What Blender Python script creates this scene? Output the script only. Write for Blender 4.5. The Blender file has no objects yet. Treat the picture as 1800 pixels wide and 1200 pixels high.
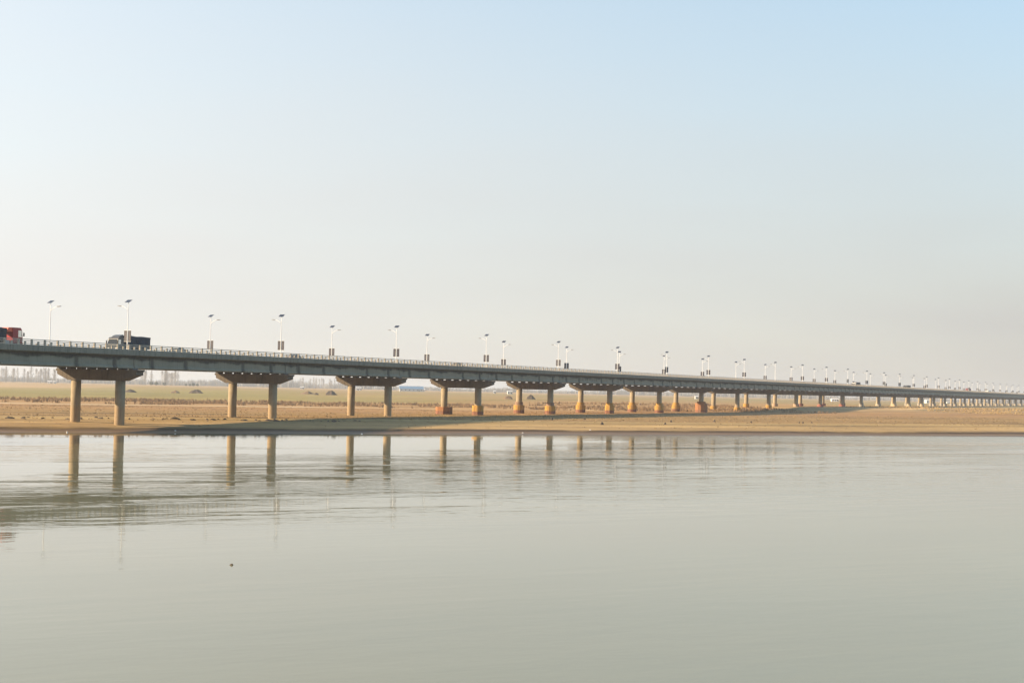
import bpy, math, random
from mathutils import Vector, Matrix
R = math.radians
random.seed(7)
scene = bpy.context.scene
COL = scene.collection

# ------------------------------------------------------------------ camera
CAM_Z = 8.8
cam_d = bpy.data.cameras.new('camera'); cam = bpy.data.objects.new('camera', cam_d); COL.objects.link(cam)
cam_d.sensor_width = 36.0; cam_d.lens = 52.0; cam_d.clip_start = 0.5; cam_d.clip_end = 40000
cam.matrix_world = Matrix.Translation((0, 0, CAM_Z)) @ Matrix.Rotation(R(90) + 0.03379, 4, 'X') @ Matrix.Rotation(0.02116, 4, 'Z')
scene.camera = cam

# ------------------------------------------------------------------ sky and sun
SUN_EL = R(22.0)
sun_h = Vector((-0.995, -0.10)).normalized()
S = Vector((sun_h.x*math.cos(SUN_EL), sun_h.y*math.cos(SUN_EL), math.sin(SUN_EL)))
world = bpy.data.worlds.new('World'); scene.world = world; world.use_nodes = True
nt = world.node_tree; nt.nodes.clear()
sky = nt.nodes.new('ShaderNodeTexSky'); sky.sky_type = 'NISHITA'; sky.sun_disc = False
sky.sun_elevation = SUN_EL; sky.sun_rotation = math.atan2(sun_h.x, sun_h.y)
sky.altitude = 0; sky.air_density = 1.0; sky.dust_density = 0.3; sky.ozone_density = 1.0
def wnode(t, **kw):
    n = nt.nodes.new(t)
    for k, v in kw.items(): setattr(n, k, v)
    return n
def wmath(op, a, b=None):
    n = wnode('ShaderNodeMath', operation=op)
    for i, v in enumerate((a, b)):
        if v is None: continue
        if isinstance(v, (int, float)): n.inputs[i].default_value = v
        else: nt.links.new(v, n.inputs[i])
    return n.outputs[0]
hs = wnode('ShaderNodeHueSaturation'); hs.inputs['Saturation'].default_value = 1.12; hs.inputs['Value'].default_value = 1.42; hs.inputs['Hue'].default_value = 0.485
nt.links.new(sky.outputs[0], hs.inputs['Color'])
# thin high haze all round the sky: densest at the horizon, brighter in a broad aureole about the sun
tcw = wnode('ShaderNodeTexCoord'); sepw = wnode('ShaderNodeSeparateXYZ'); nt.links.new(tcw.outputs['Generated'], sepw.inputs[0])
dotw = wnode('ShaderNodeVectorMath', operation='DOT_PRODUCT'); nt.links.new(tcw.outputs['Generated'], dotw.inputs[0]); dotw.inputs[1].default_value = S
aur = wmath('POWER', wmath('MULTIPLY', wmath('ADD', dotw.outputs['Value'], 1.0), 0.5), 1.5)
gain = wmath('ADD', 1.0, wmath('MULTIPLY', aur, 2.2))
veil = wnode('ShaderNodeVectorMath', operation='SCALE'); veil.inputs[0].default_value = (2.20, 2.12, 2.06); nt.links.new(gain, veil.inputs['Scale'])
elev = wmath('MAXIMUM', sepw.outputs[2], 0.0)
nz = wnode('ShaderNodeTexNoise'); nz.inputs['Scale'].default_value = 2.2; nz.inputs['Detail'].default_value = 3
mpw = wnode('ShaderNodeMapping'); mpw.inputs['Scale'].default_value = (1, 1, 5); nt.links.new(tcw.outputs['Generated'], mpw.inputs[0]); nt.links.new(mpw.outputs[0], nz.inputs['Vector'])
fac = wmath('MULTIPLY', wmath('POWER', 2.718, wmath('MULTIPLY', -1.0, wmath('POWER', wmath('MULTIPLY', elev, wmath('SUBTRACT', 4.0, wmath('MULTIPLY', aur, 3.4))), 2.0))), wmath('ADD', 0.80, wmath('MULTIPLY', nz.outputs['Fac'], 0.26)))
mixw = wnode('ShaderNodeMix', data_type='RGBA'); nt.links.new(fac, mixw.inputs[0]); nt.links.new(hs.outputs[0], mixw.inputs[6]); nt.links.new(veil.outputs[0], mixw.inputs[7])
bg = wnode('ShaderNodeBackground'); bg.inputs['Strength'].default_value = 0.085
wo = wnode('ShaderNodeOutputWorld')
nt.links.new(mixw.outputs[2], bg.inputs[0]); nt.links.new(bg.outputs[0], wo.inputs[0])
sun_d = bpy.data.lights.new('sun', 'SUN'); sun_d.energy = 5.0; sun_d.angle = R(0.6); sun_d.color = (1.0, 0.77, 0.50)
sun_o = bpy.data.objects.new('sun', sun_d); COL.objects.link(sun_o)
sun_o.rotation_euler = S.to_track_quat('Z', 'Y').to_euler(); sun_o.location = (-200, 0, 300)
vs = scene.view_settings
vs.view_transform = 'Standard'; vs.look = 'None'; vs.gamma = 1.0; vs.exposure = 1.165; vs.use_curve_mapping = False
scene.cycles.volume_bounces = 1
scene.cycles.max_bounces = 8
scene.cycles.use_denoising = True

# ------------------------------------------------------------------ helpers
def srgb(r, g, b):
    f = lambda c: ((c/255)/12.92 if c/255 <= 0.04045 else (((c/255)+0.055)/1.055)**2.4)
    return (f(r), f(g), f(b), 1)

class MB:
    """collects vertices and faces, then links them as one mesh object"""
    def __init__(s): s.v = []; s.f = []; s.sm = []
    def add(s, vs_, fs, smooth=False):
        o = len(s.v); s.v += [tuple(x) for x in vs_]; s.f += [tuple(i+o for i in f) for f in fs]; s.sm += [smooth]*len(fs); return s
    def box(s, x0, x1, y0, y1, z0, z1):
        return s.add([(x0,y0,z0),(x1,y0,z0),(x1,y1,z0),(x0,y1,z0),(x0,y0,z1),(x1,y0,z1),(x1,y1,z1),(x0,y1,z1)],
                     [(0,3,2,1),(4,5,6,7),(0,1,5,4),(1,2,6,5),(2,3,7,6),(3,0,4,7)])
    def obox(s, x0, x1, y0, y1, z0, z1, M):
        b = MB().box(x0,x1,y0,y1,z0,z1); return s.add([M @ Vector(p) for p in b.v], b.f)
    def prism_x(s, prof, x0, x1, smooth=False):      # prof: (y, z) ccw seen from +x
        n = len(prof)
        return s.add([(x0,y,z) for y,z in prof]+[(x1,y,z) for y,z in prof],
                     [tuple(reversed(range(n))), tuple(range(n,2*n))]+[(i,(i+1)%n,n+(i+1)%n,n+i) for i in range(n)], smooth)
    def prism_y(s, prof, y0, y1):                    # prof: (x, z)
        n = len(prof)
        return s.add([(x,y0,z) for x,z in prof]+[(x,y1,z) for x,z in prof],
                     [tuple(range(n)), tuple(reversed(range(n,2*n)))]+[((i+1)%n,i,n+i,n+(i+1)%n) for i in range(n)])
    def lathe(s, prof, seg=16, smooth=True, rot=0.0, cx=0, cy=0):   # prof: (r, z) bottom to top
        V = []; F = []
        for r, z in prof:
            for k in range(seg):
                a = 2*math.pi*k/seg+rot; V.append((cx+r*math.cos(a), cy+r*math.sin(a), z))
        for j in range(len(prof)-1):
            for k in range(seg):
                F.append((j*seg+k, j*seg+(k+1)%seg, (j+1)*seg+(k+1)%seg, (j+1)*seg+k))
        s.add(V, F, smooth)
        o = len(s.v)-len(V); m = len(prof)-1
        s.f.append(tuple(o+k for k in reversed(range(seg)))); s.sm.append(False)
        s.f.append(tuple(o+m*seg+k for k in range(seg))); s.sm.append(False)
        return s
    def tube(s, pts, rad, seg=6):
        pts = [Vector(p) for p in pts]; V = []; F = []
        for i, p in enumerate(pts):
            d = (pts[min(i+1,len(pts)-1)]-pts[max(i-1,0)]).normalized()
            u = d.orthogonal().normalized(); w = d.cross(u); r = rad[i] if hasattr(rad,'__len__') else rad
            for k in range(seg):
                a = 2*math.pi*k/seg; V.append(p+u*r*math.cos(a)+w*r*math.sin(a))
        for j in range(len(pts)-1):
            for k in range(seg): F.append((j*seg+k, j*seg+(k+1)%seg, (j+1)*seg+(k+1)%seg, (j+1)*seg+k))
        F.append(tuple(reversed(range(seg)))); F.append(tuple((len(pts)-1)*seg+k for k in range(seg)))
        return s.add(V, F, True)
    def mesh(s, name, mat=None):
        m = bpy.data.meshes.new(name); m.from_pydata(s.v, [], s.f); m.polygons.foreach_set('use_smooth', s.sm); m.update()
        if mat: m.materials.append(mat)
        return m
    def obj(s, name, mat, parent=None, loc=None):
        return link(name, s.mesh(name, mat), parent, loc)

def link(name, mesh, parent=None, loc=None):
    o = bpy.data.objects.new(name, mesh); COL.objects.link(o)
    if parent is not None: o.parent = parent
    if loc is not None: o.location = loc
    return o
def tag(o, label=None, cat=None, group=None, kind=None):
    if label: o['label'] = label
    if cat: o['category'] = cat
    if group: o['group'] = group
    if kind: o['kind'] = kind
    return o
def empty(name, loc=(0,0,0), rz=0, ry=0):
    o = bpy.data.objects.new(name, None); COL.objects.link(o); o.location = loc; o.rotation_euler = (0, ry, rz); return o
def copy_tree(o, parent=None):
    c = o.copy(); COL.objects.link(c); c.parent = parent
    for ch in list(o.children): copy_tree(ch, c)
    return c

# value noise for terrain and scatter
_perm = list(range(512)); random.Random(3).shuffle(_perm)
def _h(i, j): return _perm[(_perm[(i & 255)] + j) & 511]/511.0
def vnoise(x, y):
    i = math.floor(x); j = math.floor(y); fx = x-i; fy = y-j
    fx = fx*fx*(3-2*fx); fy = fy*fy*(3-2*fy)
    a = _h(i,j)*(1-fx)+_h(i+1,j)*fx; b = _h(i,j+1)*(1-fx)+_h(i+1,j+1)*fx
    return (a*(1-fy)+b*fy)*2-1
def sstep(a, b, x):
    t = min(1, max(0, (x-a)/(b-a))); return t*t*(3-2*t)
def interp(x, pts):
    if x <= pts[0][0]: return pts[0][1]
    for (x0,y0),(x1,y1) in zip(pts, pts[1:]):
        if x <= x1: return y0+(y1-y0)*(x-x0)/(x1-x0)
    return pts[-1][1]

# ------------------------------------------------------------------ materials
class NT:
    def __init__(s, name):
        s.m = bpy.data.materials.new(name); s.m.use_nodes = True; s.t = s.m.node_tree; s.n = s.t.nodes; s.l = s.t.links
        s.b = s.n['Principled BSDF']; s.out = s.n['Material Output']
    def new(s, t, **kw):
        n = s.n.new(t)
        for k, v in kw.items(): setattr(n, k, v)
        return n
    def co(s, kind='Object', scale=(1,1,1)):
        tc = s.new('ShaderNodeTexCoord'); mp = s.new('ShaderNodeMapping'); mp.inputs['Scale'].default_value = scale
        s.l.new(tc.outputs[kind], mp.inputs[0]); return mp.outputs[0]
    def noise(s, co, scale, detail=4, rough=0.55):
        n = s.new('ShaderNodeTexNoise'); n.inputs['Scale'].default_value = scale; n.inputs['Detail'].default_value = detail; n.inputs['Roughness'].default_value = rough
        s.l.new(co, n.inputs['Vector']); return n.outputs['Fac']
    def ramp(s, fac, stops, interp='LINEAR'):
        r = s.new('ShaderNodeValToRGB'); e = r.color_ramp.elements; r.color_ramp.interpolation = interp
        while len(e) < len(stops): e.new(0.5)
        for el, (p, c) in zip(e, stops):
            el.position = p; el.color = c if hasattr(c, '__len__') else (c, c, c, 1)
        s.l.new(fac, r.inputs[0]); return r.outputs[0]
    def math(s, op, a, b=None, c=None, clamp=False):
        n = s.new('ShaderNodeMath', operation=op, use_clamp=clamp)
        for i, v in enumerate((a, b, c)):
            if v is None: continue
            if isinstance(v, (int, float)): n.inputs[i].default_value = v
            else: s.l.new(v, n.inputs[i])
        return n.outputs[0]
    def mix(s, fac, a, b, mode='MIX'):
        n = s.new('ShaderNodeMix', data_type='RGBA', blend_type=mode)
        for i, v in ((0, fac), (6, a), (7, b)):
            if isinstance(v, (int, float)): n.inputs[i].default_value = v
            elif isinstance(v, tuple): n.inputs[i].default_value = v
            else: s.l.new(v, n.inputs[i])
        return n.outputs[2]
    def maprange(s, v, a, b, c, d, smooth=False):
        n = s.new('ShaderNodeMapRange'); n.interpolation_type = 'SMOOTHSTEP' if smooth else 'LINEAR'
        s.l.new(v, n.inputs[0])
        for i, x in enumerate((a,b,c,d)): n.inputs[i+1].default_value = x
        return n.outputs[0]
    def sep(s, co):
        n = s.new('ShaderNodeSeparateXYZ'); s.l.new(co, n.inputs[0]); return n.outputs
    def bump(s, h, strength, dist):
        n = s.new('ShaderNodeBump'); n.inputs['Strength'].default_value = strength; n.inputs['Distance'].default_value = dist
        s.l.new(h, n.inputs['Height']); s.l.new(n.outputs[0], s.b.inputs['Normal']); return n
    def col(s, c): 
        if isinstance(c, tuple): s.b.inputs['Base Color'].default_value = c
        else: s.l.new(c, s.b.inputs['Base Color'])
    def rough(s, v): 
        if isinstance(v, (int,float)): s.b.inputs['Roughness'].default_value = v
        else: s.l.new(v, s.b.inputs['Roughness'])

def speckled(name, c0, c1, scale=1.2, rough=0.85, bump=0.25, dist=0.03, stretch=(1,1,1), metal=0.0):
    m = NT(name); co = m.co('Object', stretch)
    n1 = m.noise(co, scale, 5, 0.6); n2 = m.noise(co, scale*9, 3, 0.6)
    f = m.math('ADD', m.math('MULTIPLY', n1, 0.75), m.math('MULTIPLY', n2, 0.25))
    m.col(m.ramp(f, [(0.32, c0), (0.66, c1)])); m.rough(rough); m.b.inputs['Metallic'].default_value = metal
    if bump: m.bump(f, bump, dist)
    return m.m

def girder_material():
    # fair-faced concrete web: damp streaks under the drain points, sooty stain and painted overhang shade below the slab
    m = NT('girder_concrete'); tc = m.co('Object'); x, y, z = m.sep(tc)
    n1 = m.noise(tc, 0.35, 5, 0.6); n2 = m.noise(m.co('Object', (1.2, 1, 0.12)), 2.2, 4, 0.6); n3 = m.noise(tc, 7, 3, 0.6)
    base = m.ramp(m.math('ADD', m.math('MULTIPLY', n1, 0.6), m.math('MULTIPLY', n3, 0.4)), [(0.3, (0.215,0.208,0.165,1)), (0.7, (0.305,0.295,0.235,1))])
    streak = None
    for px in (5.2, 15.4, 34.4, 44.6):
        wob = m.math('MULTIPLY', m.math('SUBTRACT', n2, 0.5), 1.2)
        d = m.math('ABSOLUTE', m.math('SUBTRACT', m.math('ADD', x, wob), px))
        g = m.maprange(d, 0.15, 1.0, 1.0, 0.0, True)
        streak = g if streak is None else m.math('MAXIMUM', streak, g)
    # scalloped band, sooty stain plus overhang shade put into the colour, along the web top, deepest between drain points
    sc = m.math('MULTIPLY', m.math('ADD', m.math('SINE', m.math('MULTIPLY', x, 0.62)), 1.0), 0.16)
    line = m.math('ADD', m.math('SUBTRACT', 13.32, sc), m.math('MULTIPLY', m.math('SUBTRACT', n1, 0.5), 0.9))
    soot_shade = m.maprange(m.math('SUBTRACT', z, line), -0.15, 0.35, 0.0, 1.0, True)
    fac = m.math('MAXIMUM', m.math('MULTIPLY', streak, 0.72), m.math('MULTIPLY', soot_shade, 0.85))
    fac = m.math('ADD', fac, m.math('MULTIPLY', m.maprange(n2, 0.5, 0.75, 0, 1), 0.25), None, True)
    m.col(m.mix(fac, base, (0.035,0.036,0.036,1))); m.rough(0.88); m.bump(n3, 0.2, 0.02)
    return m.m
def concrete(name, lo, hi, dark, streak=0.5):
    m = NT(name); tc = m.co('Object'); n1 = m.noise(tc, 0.45, 5, 0.62); n2 = m.noise(m.co('Object', (1,1,0.1)), 2.6, 4, 0.6); n3 = m.noise(tc, 8, 3, 0.6)
    b = m.ramp(m.math('ADD', m.math('MULTIPLY', n1, 0.65), m.math('MULTIPLY', n3, 0.35)), [(0.3, lo), (0.7, hi)])
    m.col(m.mix(m.math('MULTIPLY', m.maprange(n2, 0.48, 0.72, 0, 1, True), streak), b, dark)); m.rough(0.9); m.bump(n3, 0.25, 0.02)
    return m.m
def column_material():
    # silt-stained column: pour joints every few metres, muddier towards the flood marks
    m = NT('column_concrete'); tc = m.co('Object'); x, y, z = m.sep(tc)
    n1 = m.noise(tc, 0.6, 5, 0.62); n2 = m.noise(m.co('Object', (1,1,0.12)), 2.4, 4, 0.6); n3 = m.noise(tc, 9, 3, 0.6)
    b = m.ramp(m.math('ADD', m.math('MULTIPLY', n1, 0.65), m.math('MULTIPLY', n3, 0.35)), [(0.3, (0.25,0.20,0.13,1)), (0.7, (0.35,0.285,0.19,1))])
    fl = m.maprange(m.math('ADD', z, m.math('MULTIPLY', n1, 1.6)), 4.6, 5.4, 0.55, 0.0, True)
    b = m.mix(fl, b, (0.30, 0.195, 0.095, 1))
    j = m.math('ABSOLUTE', m.math('SUBTRACT', m.math('FRACT', m.math('DIVIDE', z, 2.4)), 0.5))
    b = m.mix(m.maprange(j, 0.488, 0.496, 0, 0.35), b, (0.16,0.12,0.08,1))
    m.col(m.mix(m.math('MULTIPLY', m.maprange(n2, 0.52, 0.75, 0, 1, True), 0.4), b, (0.10,0.08,0.06,1))); m.rough(0.9); m.bump(n3, 0.25, 0.02)
    return m.m
def pedestal_material(name, top, bottom, split):
    # painted flood guard: one colour above, another below, chipped along the line; z from the base of the piece
    m = NT(name); tc = m.co('Object'); x, y, z = m.sep(tc); n1 = m.noise(tc, 1.1, 5, 0.65); n2 = m.noise(m.co('Object', (1,1,0.15)), 3.0, 4, 0.6)
    f = m.maprange(m.math('ADD', z, m.math('MULTIPLY', m.math('SUBTRACT', n1, 0.5), 0.5)), split-0.06, split+0.06, 0, 1)
    c = m.mix(f, bottom, top)
    c = m.mix(m.math('MULTIPLY', m.maprange(n2, 0.46, 0.68, 0, 1), 0.5), c, (0.11,0.07,0.04,1))
    c = m.mix(m.math('MULTIPLY', m.maprange(n1, 0.54, 0.70, 0, 1), 0.45), c, (0.30,0.235,0.155,1))
    m.col(c); m.rough(0.8); m.bump(n1, 0.2, 0.03)
    return m.m
def plain(name, c, rough=0.5, metal=0.0, var=0.15, spec=None):
    m = NT(name); n = m.noise(m.co('Object'), 2.5, 4, 0.6)
    d = tuple(x*(1-var) for x in c[:3])+(1,); h = tuple(min(1, x*(1+var)) for x in c[:3])+(1,)
    m.col(m.ramp(n, [(0.3, d), (0.7, h)])); m.rough(rough); m.b.inputs['Metallic'].default_value = metal
    if spec is not None: m.b.inputs['Specular IOR Level'].default_value = spec
    return m.m

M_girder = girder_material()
M_slab = concrete('deck_edge_concrete', (0.18,0.168,0.132,1), (0.27,0.25,0.20,1), (0.065,0.06,0.052,1), 0.6)
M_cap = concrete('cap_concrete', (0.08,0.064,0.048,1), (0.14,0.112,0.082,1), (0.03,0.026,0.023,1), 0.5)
M_column = column_material()
M_rail = concrete('railing_concrete', (0.40,0.345,0.275,1), (0.54,0.475,0.385,1), (0.22,0.185,0.14,1), 0.35)
M_asphalt = speckled('asphalt', (0.045,0.045,0.047,1), (0.07,0.07,0.07,1), 3, 0.9, 0.2)
M_bearing = plain('bearing_rubber', (0.10,0.10,0.10,1), 0.8)
M_white = plain('lamp_white_paint', (0.80,0.80,0.78,1), 0.4, 0, 0.04)
M_panel_glass = plain('solar_cells', (0.012,0.016,0.035,1), 0.15)
M_panel_back = plain('panel_frame', (0.16,0.16,0.17,1), 0.5)
M_lens = plain('lamp_lens', (0.55,0.55,0.52,1), 0.3)
M_black = plain('black_rubber', (0.02,0.02,0.02,1), 0.8)
M_glass = plain('vehicle_glass', (0.02,0.025,0.03,1), 0.08)
M_bright = plain('sky_reflecting_glass', (0.75,0.76,0.76,1), 0.12, 0.9, 0.03)
M_steel = plain('steel', (0.35,0.35,0.36,1), 0.4, 0.8)
M_dark = plain('dark_chassis', (0.03,0.03,0.032,1), 0.6)

# ------------------------------------------------------------------ terrain frame: x along the bank, y inland from the waterline
BANK_O = Vector((0, 301, 0)); BANK_A = math.atan2(0.51, 0.86)
ce, se = math.cos(BANK_A), math.sin(BANK_A)
def to_bank(X, Y): dx, dy = X-BANK_O.x, Y-BANK_O.y; return dx*ce+dy*se, -dx*se+dy*ce
def to_world(t, s): return BANK_O.x+t*ce-s*se, BANK_O.y+t*se+s*ce
PROF = [(-400,-4.0),(-60,-2.5),(-10,-0.5),(2,0.0),(10,0.34),(10.9,0.40),(11.6,0.70),(18,1.0),(45,1.85),(70,1.97),(210,2.1),(420,2.45),(700,2.9),(1000,3.4),(1500,4.7),(2300,6.7),(4000,7.9),(9000,8.0)]
def ground_bank(t, s):
    sh = s + 1.7*vnoise(t*0.045, 3.3) + 0.9*vnoise(t*0.17, 9.1) + 0.35*vnoise(t*0.6, 5.5)
    if s > 60: sh = s
    elif s > 20: sh = sh+(s-sh)*(s-20)/40
    h = interp(sh, PROF)
    h += 1.9*sstep(150,285,t)*sstep(215,315,s)*(1-sstep(900,2500,s))
    h += 1.3*math.exp(-((t-560)/150)**2-((s-270)/60)**2)
    k = sstep(14, 40, s)
    h += k*(0.10*vnoise(t*0.03, s*0.06+7)+0.05*vnoise(t*0.21, s*0.3))
    if s > 180: h += 0.22*sstep(180,260,s)*vnoise(t*0.05+20, s*0.05)*(1-sstep(330,500,s)*0.6)
    return h
def ground(X, Y): return ground_bank(*to_bank(X, Y))
def spot(bearing, dist):                      # bearing = metres to the right per metre forward of the river-bank viewpoint
    X = bearing*dist; return X, dist, ground(X, dist)

def axis(dense0, dense1, step, far0, far1, grow):
    a = []; v = dense0
    while v <= dense1: a.append(v); v += step
    st = step
    while a[-1] < far1: st *= grow; a.append(a[-1]+st)
    st = step; b = [dense0]
    while b[-1] > far0: st *= grow; b.append(b[-1]-st)
    return sorted(b[1:])+a
T = axis(-160, 420, 2.5, -7500, 9000, 1.09)
Sx = [-400,-150,-60,-30,-15,-8,-4,-2,0,1,2,3,4.5,6,7.5,8.5,9.2,9.7,10.1,10.5,10.9,11.3,11.7,12.2,13,14,15.5,17]
st = 1.6
while Sx[-1] < 8500: st = min(st*1.022, 1e9); Sx.append(Sx[-1]+st)
V = []; F = []
for s in Sx:
    for t in T: V.append((t, s, ground_bank(t, s)))
nT = len(T)
for j in range(len(Sx)-1):
    for i in range(nT-1): F.append((j*nT+i, j*nT+i+1, (j+1)*nT+i+1, (j+1)*nT+i))
g = MB(); g.v = V; g.f = F; g.sm = [True]*len(F)

def ground_material():
    m = NT('floodplain_soil'); tc = m.co('Object'); x, y, z = m.sep(tc)
    wide = m.noise(m.co('Object', (0.0035, 0.012, 0)), 1.0, 4, 0.6)          # long bands along the bank
    mid = m.noise(m.co('Object', (0.02, 0.10, 0)), 1.0, 5, 0.62)
    fine = m.noise(m.co('Object', (0.35, 0.9, 0.5)), 1.0, 5, 0.65)
    strata = m.noise(m.co('Object', (0.006, 0.11, 0)), 1.0, 4, 0.6)
    k = m.math('ADD', 1.0, m.math('MULTIPLY', m.maprange(x, 60, 420, 0, 1, True), 0.55))
    sp = m.math('DIVIDE', m.math('MAXIMUM', y, 0.0), k)
    edge = m.maprange(sp, 12, 40, 0.0, 1.0)
    warp = m.math('MULTIPLY', m.math('ADD', m.math('MULTIPLY', m.math('SUBTRACT', wide, 0.5), 0.7), m.math('MULTIPLY', m.math('SUBTRACT', mid, 0.5), 0.3)), edge)
    sp = m.math('MULTIPLY', sp, m.math('ADD', 1.0, warp))
    v = m.math('DIVIDE', m.math('SUBTRACT', m.math('LOGARITHM', m.math('ADD', sp, 10.0), 10.0), 1.0), 3.0)
    P = lambda s_: (math.log10(s_+10)-1)/3
    c = m.ramp(v, [(P(0),(0.097,0.060,0.032,1)),(P(6),(0.163,0.105,0.058,1)),(P(10.5),(0.081,0.049,0.025,1)),(P(12.5),(0.309,0.204,0.086,1)),(P(26),(0.381,0.253,0.106,1)),
                   (P(33),(0.244,0.161,0.060,1)),(P(40),(0.364,0.253,0.106,1)),(P(46),(0.235,0.144,0.051,1)),(P(95),(0.259,0.159,0.055,1)),(P(150),(0.292,0.165,0.063,1)),(P(192),(0.268,0.155,0.060,1)),
                   (P(198),(0.503,0.344,0.166,1)),(P(207),(0.486,0.331,0.157,1)),(P(212),(0.309,0.183,0.076,1)),(P(300),(0.300,0.183,0.071,1)),(P(345),(0.251,0.190,0.063,1)),(P(620),(0.218,0.183,0.053,1)),
                   (P(850),(0.251,0.196,0.066,1)),(P(1000),(0.373,0.253,0.126,1)),(P(1400),(0.405,0.275,0.147,1)),(P(1900),(0.340,0.232,0.132,1)),(P(2600),(0.203,0.155,0.091,1)),(P(7000),(0.178,0.140,0.086,1))])
    var = m.math('ADD', m.math('ADD', m.math('MULTIPLY', m.math('SUBTRACT', mid, 0.5), 0.9), m.math('MULTIPLY', m.math('SUBTRACT', fine, 0.5), 1.1)), m.math('MULTIPLY', m.math('SUBTRACT', strata, 0.5), 2.0))
    gain = m.math('ADD', 1.0, m.math('MULTIPLY', var, m.maprange(y, 0, 14, 0.35, 1.0)))
    mul = m.new('ShaderNodeVectorMath', operation='SCALE'); m.l.new(c, mul.inputs[0]); m.l.new(gain, mul.inputs['Scale'])
    c = mul.outputs[0]
    # straw-coloured and green patches further inland on the right
    patch = m.noise(m.co('Object', (0.010, 0.030, 0)), 1.0, 3, 0.55)
    right = m.math('MULTIPLY', m.maprange(x, 150, 320, 0, 1, True), m.maprange(y, 215, 290, 0, 1, True))
    c = m.mix(m.math('MULTIPLY', right, m.maprange(patch, 0.42, 0.55, 0, 1, True)), c, (0.30,0.20,0.09,1))
    c = m.mix(m.math('MULTIPLY', m.math('MULTIPLY', right, m.maprange(patch, 0.40, 0.30, 0, 1, True)), 0.8), c, (0.10,0.105,0.048,1))
    # beaten dirt track along the foot of the reeds
    trk = m.math('ABSOLUTE', m.math('SUBTRACT', m.math('ADD', y, m.math('MULTIPLY', m.math('SUBTRACT', wide, 0.5), 14.0)), 203.0))
    trk = m.math('MULTIPLY', m.maprange(trk, 5.0, 9.0, 1, 0, True), m.maprange(x, 30, 130, 1, 0, True))
    c = m.mix(m.math('MULTIPLY', trk, 0.9), c, (0.46,0.35,0.22,1))
    m.col(c); m.rough(m.maprange(y, 1.5, 12, 0.45, 0.95)); m.b.inputs['Specular IOR Level'].default_value = 0.25
    m.bump(m.math('ADD', fine, m.math('MULTIPLY', mid, 0.8)), 0.5, 0.25)
    return m.m
gr = g.obj('ground', ground_material()); gr.location = BANK_O; gr.rotation_euler = (0, 0, BANK_A); tag(gr, kind='structure')

# ------------------------------------------------------------------ river
def water_material():
    m = NT('silty_river_water'); tc = m.co('Object')
    fine = m.noise(m.co('Object', (1.3, 2.2, 1)), 1.0, 3, 0.55)
    swell = m.noise(m.co('Object', (0.22, 0.5, 1)), 1.0, 3, 0.5)
    lanes = m.noise(m.co('Object', (0.010, 0.040, 1)), 1.0, 4, 0.6)           # calm and ruffled lanes of current
    gust = m.noise(m.co('Object', (0.035, 0.12, 1)), 1.0, 4, 0.6)
    wavelet = m.noise(m.co('Object', (0.16, 0.42, 1)), 1.0, 3, 0.55)
    wx, wy, wz = m.sep(tc)
    ln = m.math('ADD', m.math('MULTIPLY', lanes, 0.65), m.math('MULTIPLY', gust, 0.35))
    lane = m.maprange(ln, 0.44, 0.58, 0.0, 1.0, True)
    # open, wind-exposed reach mid-river; sheltered glassy water towards the viewer's shore and under the left bank
    mid = m.math('MULTIPLY', m.maprange(wy, -185, -150, 0, 1, True), m.maprange(wy, -70, -30, 1, 0, True))
    right = m.math('MULTIPLY', m.maprange(wx, -25, 70, 0, 1, True), m.maprange(wy, -175, -110, 0, 1, True))
    expo = m.math('ADD', m.math('MULTIPLY', mid, 0.45), m.math('MULTIPLY', right, 1.1))
    strip_ = m.math('MULTIPLY', m.maprange(wx, 30, 130, 0, 1, True), m.maprange(wy, -55, -25, 0, 1, True))
    ruff = m.math('ADD', m.math('MULTIPLY', lane, m.math('ADD', expo, 0.12)), m.math('ADD', m.math('MULTIPLY', right, 0.35), m.math('MULTIPLY', strip_, 1.3)))
    ruff = m.math('ADD', ruff, m.math('MULTIPLY', mid, 0.13))
    h = m.math('ADD', m.math('MULTIPLY', fine, 0.014), m.math('ADD', m.math('MULTIPLY', swell, 0.03), m.math('MULTIPLY', wavelet, 0.07)))
    h = m.math('MULTIPLY', h, m.math('ADD', 0.06, ruff))
    b = m.bump(h, 1.0, 1.0)
    silt = m.noise(m.co('Object', (0.01, 0.02, 1)), 1.0, 4, 0.55)
    m.col(m.ramp(silt, [(0.3, (0.155,0.153,0.088,1)), (0.7, (0.21,0.196,0.115,1))]))
    m.rough(m.math('ADD', 0.02, m.math('MULTIPLY', ruff, 0.04))); m.b.inputs['IOR'].default_value = 1.333
    return m.m
w = MB(); w.add([(-7500,-4000,0),(9000,-4000,0),(9000,60,0),(-7500,60,0)], [(0,1,2,3)])
wo_ = w.obj('river_water', water_material()); wo_.location = BANK_O; wo_.rotation_euler = (0, 0, BANK_A); tag(wo_, kind='structure')

# ------------------------------------------------------------------ bridge (local x along the road, y from the front railing to the back one)
BR_O = Vector((-71.02, 273.87, 0)); BR_T = 1.12833; BR_S = 0.001517
bridge = empty('road_bridge', BR_O, BR_T, -math.atan(BR_S))
tag(bridge, 'long grey concrete girder road bridge on paired round columns crossing the riverbank', 'bridge')
BM = Matrix.Translation(BR_O) @ Matrix.Rotation(BR_T, 4, 'Z') @ Matrix.Rotation(-math.atan(BR_S), 4, 'Y')
def bw(x, y, z): return BM @ Vector((x, y, z))
L = 50.0; OFF = 2.74
N0, N1 = -3, 32                                   # spans built piece by piece
Z_RAIL, Z_EDGE, Z_SLABB, Z_GIRB, Z_CAPT, Z_CAPB, Z_ROAD = 16.0, 14.97, 14.03, 11.62, 11.35, 9.25, 14.78
Y0, Y1 = -0.45, 19.45                             # deck edges
GY = [0.95+2.48*i for i in range(8)]              # girder lines
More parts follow.
